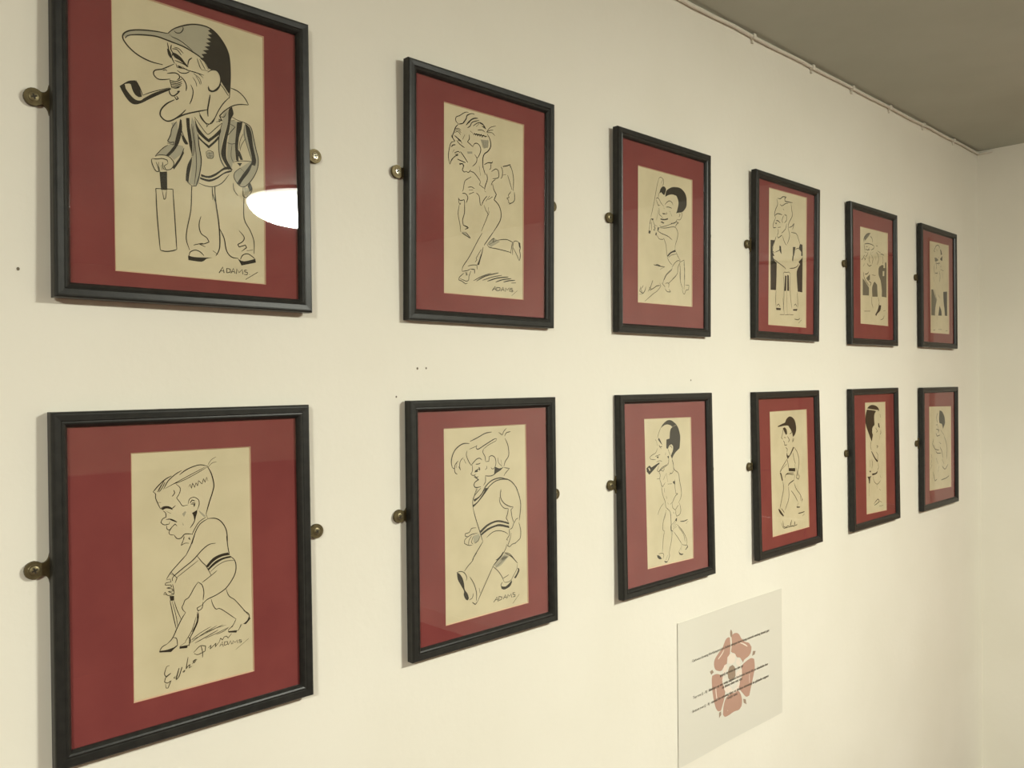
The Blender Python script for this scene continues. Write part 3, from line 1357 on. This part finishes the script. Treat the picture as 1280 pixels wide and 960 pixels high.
def trace(text, to_local, surface, px_m, parent, ink='ink', first='ink_drawing', wscale=1.0, warp=None):
    """strokes traced in zoomed-photo pixels -> thin ink shapes on the sheet; to_local gives (x, z) on the sheet plane"""
    groups, cur = {first: []}, first
    ox = oy = 0.0
    sc = 1.0
    for line in text.strip().split('\n'):
        line = line.strip()
        if not line or line[0] == '#':
            continue
        if line[0] == '!':
            cur = line[1:]
            groups.setdefault(cur, [])
            continue
        if line[0] == '@':
            ox, oy, sc = map(float, line[1:].split())
            continue
        tok = line.split()
        nums = list(map(float, tok[1:]))
        pts = [to_local(ox + nums[i] / sc, oy + nums[i + 1] / sc) for i in range(0, len(nums) - 1, 2)]
        groups[cur].append((tok[0], pts, sc))
    for gname, items in groups.items():
        if not items:
            continue
        V, Fc, mi, mats = [], [], [], []

        def slot(k):
            if M[k] not in mats:
                mats.append(M[k])
            return mats.index(M[k])
        n_st = 0
        for code, pts, sc in items:
            nf = len(Fc)
            if code in FILL:
                mk, dp = FILL[code]
                sp = spline(pts, True, 3, 45.0)
                b = len(V)
                V += [(p.x, surface - dp, p.y) for p in sp]
                Fc.append(tuple(range(b, b + len(sp))))
            else:
                mk = 'pen' if gname == 'autograph' else ink
                straight = code[0] == 'p'
                if code[0] == 'W':
                    mk = 'rosepale'
                w = float(code.lstrip('pW')) / sc * px_m * wscale
                n_st += 1
                ribbon(pts if straight else spline(pts), w, V, Fc, surface - 0.00022 - 0.0000004 * n_st, not straight)
            mi += [slot(mk)] * (len(Fc) - nf)
        if warp:
            V = [warp(v) for v in V]
        obj(gname, V, Fc, mats, parent, mi)


# ------------------------------------------------------------------ framed caricatures
FW_, FH_, FT_ = 0.3108, 0.3852, 0.0140
OFF = 0.0040
# x along wall, height from the eye line, turn in the wall plane, lean off the wall
POSE = {
'F1t': (0.4156, 0.2915, -0.00000, -0.01346), 'F1b': (0.4134, -0.2166, 0.00579, -0.00954),
'F2t': (0.8876, 0.2914, 0.00223, 0.01537), 'F2b': (0.8887, -0.2128, 0.00377, -0.00288),
'F3t': (1.3719, 0.2933, 0.00529, 0.01266), 'F3b': (1.3763, -0.2105, 0.00357, -0.01325),
'F4t': (1.8666, 0.2994, 0.00389, 0.01704), 'F4b': (1.8660, -0.2096, 0.00690, -0.01446),
'F5t': (2.3593, 0.3008, 0.01045, 0.00503), 'F5b': (2.3616, -0.2064, 0.00627, -0.00597),
'F6t': (2.8568, 0.3060, 0.00390, 0.00208), 'F6b': (2.8568, -0.2062, 0.00394, 0.00287)}
# corners of the visible sheet in the photograph
SHEET = {
'F1t': ((139.5, -15), (328, 47), (330.6, 354.6), (145, 337.5)),
'F1b': ((164.4, 567.4), (311.3, 559.3), (316.2, 837.6), (168, 876.8)),
'F2t': ((555, 128.3), (653.7, 156.8), (653, 373.9), (555, 365.5)),
'F2b': ((554.7, 536.5), (656, 530.9), (659.3, 752.6), (557.3, 781)),
'F3t': ((797.3, 207.6), (864.5, 225.6), (864.4, 383), (797.1, 377.4)),
'F3b': ((805, 524.2), (862.6, 521.9), (866, 697), (809.4, 710.6)),
'F4t': ((961, 235), (1007.5, 247.6), (1006.8, 409.2), (960, 405.5)),
'F4b': ((961.7, 515), (1007.3, 512), (1010.8, 658), (965.5, 670.7)),
'F5t': ((1074.8, 283.4), (1109, 292), (1109.3, 407.2), (1075.3, 404)),
'F5b': ((1080.9, 503.6), (1105.8, 502.6), (1107.6, 637.2), (1083, 642.4)),
'F6t': ((1161.6, 301.3), (1185.3, 307.2), (1185.8, 417.4), (1163, 415.6)),
'F6b': ((1161, 508.6), (1188, 508), (1188.4, 608.0), (1161.6, 613))}
# screw centres of the mirror plates seen in the photograph: (left, right)
PLATE = {
'F1t': ((41.6, 121.2), (393.0, 195.5)), 'F1b': ((42.5, 713.0), (395.3, 663.8)), 'F2t': ((496.0, 214.6), (690.0, 258.0)),
'F2b': ((498.8, 645.4), (693.8, 617.5)), 'F3t': ((761.6, 272.0), None), 'F3b': ((763.3, 606.8), None), 'F4t': ((934.0, 305.0), None),
'F4b': ((936.6, 583.5), None), 'F5t': ((1055.0, 329.5), None), 'F5b': ((1058.0, 566.8), None), 'F6t': ((1145.6, 347.0), None),
'F6b': ((1145.8, 554.4), None)}
LABEL = {
'F1t': 'black framed cartoon of pipe smoker in peaked cap and striped blazer leaning on bat',
'F1b': 'black framed cartoon of a bent-over batsman with flat-top hair and a large signature below',
'F2t': 'black framed cartoon of a hook-nosed man running with rolled sleeves and flying hair',
'F2b': 'black framed cartoon of a striding man with a floppy fringe in a banded sweater',
'F3t': 'black framed cartoon of a dark-haired batsman with his bat raised behind his head',
'F3b': 'black framed cartoon of a strolling pipe smoker with receding black hair and long nose',
'F4t': 'black framed cartoon of a long-faced man standing hands together before a dark grey panel',
'F4b': 'black framed cartoon of a walking man in a dark peaked cap, signed below his feet',
'F5t': 'black framed pale cartoon of a man with one dark shoe kicked up before grey panels',
'F5b': 'black framed cartoon on very narrow sheet, man with long black hair behind his head',
'F6t': 'black framed pale cartoon with slanted dark panels around the legs, beside the room corner',
'F6b': 'black framed faint cartoon of man with dark crescent of hair, beside the room corner'}

# moulding profile: (distance in from the outer edge, depth off the back)
PROF = [(0.0, 0.0), (0.0, 0.0112), (0.0006, 0.0128), (0.0020, 0.0139), (0.0036, 0.0140), (0.0096, 0.0137), (0.0106, 0.0128),
        (0.0114, 0.0130), (0.0126, 0.0134), (0.0144, 0.0124), (0.0164, 0.0098), (0.0172, 0.0082), (0.0172, 0.0062),
        (0.0140, 0.0062), (0.0140, 0.0)]


def rail_mesh(a, b):
    """mitred length of moulding along local x, frame size a (along) by b (across); outer edge at z = -b/2"""
    V, Fc = [], []
    k = len(PROF)
    for s in (-1, 1):
        for u, d in PROF:
            V.append((s * (a / 2 - u), -d, -b / 2 + u))
    for i in range(k):
        j = (i + 1) % k
        Fc.append((i, j, k + j, k + i))
    Fc.append(tuple(range(k))[::-1])
    Fc.append(tuple(range(k, 2 * k)))
    me = bpy.data.meshes.new('rail')
    me.from_pydata(V, [], Fc)
    bm = bmesh.new()
    bm.from_mesh(me)
    bmesh.ops.recalc_face_normals(bm, faces=bm.faces)
    bm.to_mesh(me)
    bm.free()
    me.materials.append(M['frame'])
    return me


RAIL_H = rail_mesh(FW_, FH_)
RAIL_V = rail_mesh(FH_, FW_)


def plate_mesh():
    """keyhole mirror plate: round eye at the origin, neck flaring towards +x"""
    R = 0.0098
    o2 = []
    for i in range(15):
        a = math.radians(48 + (360 - 96) * i / 14)
        o2.append((R * cos(a), R * sin(a)))
    low = [(0.0080, -0.0068), (0.0102, -0.0072), (0.0124, -0.0088), (0.0142, -0.0118), (0.0152, -0.0165), (0.0300, -0.0175)]
    o2 += low + [(x, -z) for x, z in reversed(low)]
    n = len(o2)
    V = [(x, -0.0004, z) for x, z in o2] + [(x * 0.985, -0.0012, z * 0.97) for x, z in o2] + [(x, 0.0030, z) for x, z in o2]
    Fc = [tuple(range(n, 2 * n))]
    for i in range(n):
        j = (i + 1) % n
        Fc.append((i, j, n + j, n + i))
        Fc.append((2 * n + i, 2 * n + j, j, i))
    me = bpy.data.meshes.new('mounting_plate')
    me.from_pydata(V, [], Fc)
    bm = bmesh.new()
    bm.from_mesh(me)
    bmesh.ops.recalc_face_normals(bm, faces=bm.faces)
    bm.to_mesh(me)
    bm.free()
    me.materials.append(M['brass'])
    return me


def screw_mesh(head):
    V, Fc, mi = [], [], []
    n = 18
    rings = [(0.0070, -0.0010), (0.0064, -0.0014), (0.0060, -0.0008), (0.0050, -0.0009), (0.0048, -0.0016), (0.0034, -0.0021), (0.0016, -0.0023)]
    for r, d in rings:
        for k in range(n):
            V.append((r * cos(2 * pi * k / n), d, r * sin(2 * pi * k / n)))
    for q in range(len(rings) - 1):
        for k in range(n):
            j = (k + 1) % n
            Fc.append((q * n + k, q * n + j, (q + 1) * n + j, (q + 1) * n + k))
            mi.append(1 if q in (1, 2) else 0)
    Fc.append(tuple((len(rings) - 1) * n + k for k in range(n)))
    mi.append(0)
    for ang in (20, 110):
        a = math.radians(ang)
        e, f = Vector((cos(a), sin(a))), Vector((-sin(a), cos(a)))
        b = len(V)
        for sx, sz in ((-1, -1), (1, -1), (1, 1), (-1, 1)):
            p = e * (0.0030 * sx) + f * (0.00085 * sz)
            V.append((p.x, -0.00245, p.y))
        for sx, sz in ((-1, -1), (1, -1), (1, 1), (-1, 1)):
            p = e * (0.0030 * sx) + f * (0.00085 * sz)
            V.append((p.x, -0.0018, p.y))
        Fc.append((b, b + 1, b + 2, b + 3))
        mi.append(1)
        for i in range(4):
            j = (i + 1) % 4
            Fc.append((b + i, b + 4 + i, b + 4 + j, b + j))
            mi.append(1)
    me = bpy.data.meshes.new('screw')
    me.from_pydata(V, [], Fc)
    me.materials.append(M[head])
    me.materials.append(M['recess'])
    for p, i in zip(me.polygons, mi):
        p.material_index = i
    return me


PLATE_ME = plate_mesh()
SCREW_ME = {'screw': screw_mesh('screw'), 'steel': screw_mesh('steel')}


def link(name, me, parent, mw=None):
    o = bpy.data.objects.new(name, me)
    COL.objects.link(o)
    o.parent = parent
    if mw is not None:
        o.matrix_local = mw
    return o


GD, MD, PD = 0.0078, 0.0052, 0.0036                # glass, mount face, sheet: depth off the frame back
for key in POSE:
    sx, sz, rot, lean = POSE[key]
    ex = Vector((cos(rot), -sin(rot) * sin(lean), sin(rot) * cos(lean)))
    ey = Vector((0, cos(lean), sin(lean)))
    ez = Vector((-sin(rot), -cos(rot) * sin(lean), cos(rot) * cos(lean)))
    mw = Matrix((ex, ey, ez)).transposed().to_4x4()
    org = Vector((sx, -OFF, CAM.z + sz))
    mw.translation = org
    root = bpy.data.objects.new('framed_cartoon', None)
    COL.objects.link(root)
    root.matrix_world = mw
    root.empty_display_size = 0.05
    tag(root, LABEL[key], 'picture', 'framed cricket cartoons on the wall')

    def loc(px, py, depth):
        p = px_plane(px, py, org - ey * depth, ey) - org
        return Vector((p.dot(ex), p.dot(ez)))

    # four mitred rails
    link('frame_rail', RAIL_H, root)
    link('frame_rail', RAIL_H, root, Matrix.Rotation(pi, 4, 'Y'))
    link('frame_rail', RAIL_V, root, Matrix.Rotation(pi / 2, 4, 'Y'))
    link('frame_rail', RAIL_V, root, Matrix.Rotation(-pi / 2, 4, 'Y'))
    iw, ih = FW_ / 2 - 0.0145, FH_ / 2 - 0.0145
    boxes('backing_board', [(-iw, iw, -0.0030, -0.0008, -ih, ih)], M['board'], root)
    # mount card with a bevelled window
    q = [loc(x, y, PD) for x, y in SHEET[key]]
    cen = (q[0] + q[1] + q[2] + q[3]) / 4
    outer = [Vector((-iw, ih)), Vector((iw, ih)), Vector((iw, -ih)), Vector((-iw, -ih))]
    grow = [p + Vector((0.0013 if p.x > cen.x else -0.0013, 0.0013 if p.y > cen.y else -0.0013)) for p in q]
    V = [(p.x, -MD, p.y) for p in outer] + [(p.x, -MD, p.y) for p in grow]
    mount = obj('mount', V, [(i, (i + 1) % 4, 4 + (i + 1) % 4, 4 + i)[::-1] for i in range(4)], M['mount'], root)
    V = [(p.x, -MD, p.y) for p in grow] + [(p.x, -PD - 0.00005, p.y) for p in q]
    obj('mount_bevel', V, [(i, (i + 1) % 4, 4 + (i + 1) % 4, 4 + i)[::-1] for i in range(4)], M['bevel'], mount)
    # drawing sheet
    e = 0.004
    big = [p + Vector((e if p.x > cen.x else -e, e if p.y > cen.y else -e)) for p in q]
    V = [(p.x, -PD, p.y) for p in big] + [(p.x, -0.0030, p.y) for p in big]
    sheet = obj('drawing_sheet', V, [(3, 2, 1, 0), (4, 5, 6, 7)] + [(i, (i + 1) % 4, 4 + (i + 1) % 4, 4 + i) for i in range(4)],
                M['paper'], root)
    depth_c = (px_wall((SHEET[key][0][0] + SHEET[key][2][0]) / 2, (SHEET[key][0][1] + SHEET[key][2][1]) / 2) - CAM).dot(FW)
    trace(DRAW[key], lambda x, y: loc(x, y, PD), -PD, depth_c / F_PX, sheet, wscale={'1': 1.2, '2': 1.3, '3': 1.5, '4': 1.6, '5': 1.6, '6': 1.6}[key[1]])
    # glass
    obj('glass', [(-iw, -GD, -ih), (iw, -GD, -ih), (iw, -GD, ih), (-iw, -GD, ih)], [(0, 1, 2, 3)], M['glass'], root)
    # mirror plates and screws
    lp, rp = PLATE[key]
    c = loc(lp[0], lp[1], -0.001)
    if c.x > -FW_ / 2 - 0.008:
        c.x = -FW_ / 2 - 0.012
    pl = link('mounting_plate', PLATE_ME, root, Matrix.Translation((c.x, 0.0, c.y)))
    link('screw', SCREW_ME['steel' if key == 'F2t' else 'screw'], pl)
    if rp:
        c2 = loc(rp[0], rp[1], -0.001)
    else:
        c2 = Vector((FW_ / 2 + 0.009, c.y + 0.004))
    mr = Matrix.Translation((c2.x, 0.0, c2.y)) @ Matrix.Rotation(pi, 4, 'Y')
    pl = link('mounting_plate', PLATE_ME, root, mr)
    link('screw', SCREW_ME['steel' if key == 'F1t' else 'screw'], pl)

# ------------------------------------------------------------------ laminated notice
NC = [px_wall(x, y, -0.002) for x, y in ((847.2, 782.5), (975.8, 732.3), (976.5, 891.5), (848.5, 959.6))]
nx0, nx1 = (NC[0].x + NC[3].x) / 2, (NC[1].x + NC[2].x) / 2
nz0, nz1 = (NC[2].z + NC[3].z) / 2, (NC[0].z + NC[1].z) / 2


def warp(v):
    u = (v[0] - nx0) / (nx1 - nx0)
    w = (v[2] - nz0) / (nz1 - nz0)
    b = 0.0006 + 0.0035 * max(0.0, u - 0.35) ** 2 * 2.0 + 0.0014 * (0.5 + 0.5 * sin(u * 9.5)) + 0.0015 * max(0.0, w - 0.8)
    return (v[0], v[1] - b, v[2])


NU, NV = 36, 10
V, Fc = [], []
for side in (0, 1):
    for j in range(NV + 1):
        for i in range(NU + 1):
            u, w = i / NU, j / NV
            V.append(warp((nx0 + (nx1 - nx0) * u, -0.0005 + 0.0005 * side, nz0 + (nz1 - nz0) * w)))
k = (NU + 1) * (NV + 1)
for j in range(NV):
    for i in range(NU):
        a = j * (NU + 1) + i
        Fc.append((a, a + 1, a + NU + 2, a + NU + 1))
        Fc.append((k + a, k + a + NU + 1, k + a + NU + 2, k + a + 1))
edge = [i for i in range(NU + 1)] + [j * (NU + 1) + NU for j in range(1, NV + 1)] + \
       [NV * (NU + 1) + i for i in range(NU - 1, -1, -1)] + [j * (NU + 1) for j in range(NV - 1, 0, -1)]
for a, b in zip(edge, edge[1:] + edge[:1]):
    Fc.append((a, k + a, k + b, b))
note = obj('wall_notice', V, Fc, M['sheet'], smooth=False)
tag(note, 'unframed laminated notice with a faded red rose and small print below the pictures', 'notice')


def nloc(px, py):
    p = px_wall(px, py, -0.004)
    return Vector((p.x, p.z))


nd = ((NC[0] + NC[2]) / 2 - CAM).dot(FW) / F_PX
trace(DRAW['note'], nloc, -0.0005, nd, note, ink='print', first='rose_emblem', warp=warp)

TXT_V, TXT_F = [], []
random.seed(11)


def put_mesh(me, x, z, s):
    b = len(TXT_V)
    for v in me.vertices:
        TXT_V.append(warp((x + v.co.x * s, -0.0005 - 0.0004, z + v.co.y * s)))
    for p in me.polygons:
        TXT_F.append(tuple(b + i for i in p.vertices))


def word(text, x, z, size):
    """readable words of the notice in a plain bold sans"""
    cu = bpy.data.curves.new('t', 'FONT')
    cu.body = text
    cu.size = 1.0
    cu.offset = 0.01
    cu.resolution_u = 1
    o = bpy.data.objects.new('t', cu)
    COL.objects.link(o)
    dg = bpy.context.evaluated_depsgraph_get()
    me = bpy.data.meshes.new_from_object(o.evaluated_get(dg))
    wd = max(v.co.x for v in me.vertices)
    put_mesh(me, x, z, size)
    bpy.data.objects.remove(o)
    bpy.data.curves.remove(cu)
    bpy.data.meshes.remove(me)
    return x + wd * size


def smudge(x, z, x_end, size):
    """print too small to read in the photograph: word-length runs of letter-like strokes"""
    while x < x_end - size:
        n = random.randint(2, 8)
        for i in range(n):
            if x > x_end:
                break
            h = size * random.choice((0.5, 0.5, 0.5, 0.72))
            lo = -0.18 * size if random.random() < 0.08 else 0.0
            w = size * 0.15
            for dx in (0.0, size * 0.24):
                b = len(TXT_V)
                for vx, vz in ((x + dx, z + lo), (x + dx + w, z + lo), (x + dx + w, z + h), (x + dx, z + h)):
                    TXT_V.append(warp((vx, -0.0009, vz)))
                TXT_F.append((b, b + 1, b + 2, b + 3))
                h = size * 0.5
            x += size * 0.52
        x += size * 0.32


def line_at(x0, y0, x1, y1):
    a = nloc(845 + x0 / 8.0, 780 + y0 / 8.0)
    b = nloc(845 + x1 / 8.0, 780 + y1 / 8.0)
    return a.x, b.x, (a.y + b.y) / 2


SZ = 0.0082
a, b, z = line_at(165, 385, 925, 75)
x = word('Cartoons showing Northamptonshire', a, z, SZ)
smudge(x + 0.003, z, b, SZ)
a, b, z = line_at(450, 540, 695, 415)
smudge(a, z, b, SZ)
a, b, z = line_at(175, 750, 930, 405)
x = word('Top row (L - R) :', a, z, SZ)
smudge(x + 0.003, z, b, SZ)
a, b, z = line_at(470, 650, 670, 560)
smudge(a, z, b, SZ)
a, b, z = line_at(170, 890, 930, 525)
x = word('Bottom row (L - R) :', a, z, SZ)
smudge(x + 0.003, z, b, SZ)
a, b, z = line_at(525, 755, 615, 715)
smudge(a, z, b, SZ)
tag(obj('printed_text', TXT_V, TXT_F, M['print'], note), kind='stuff')
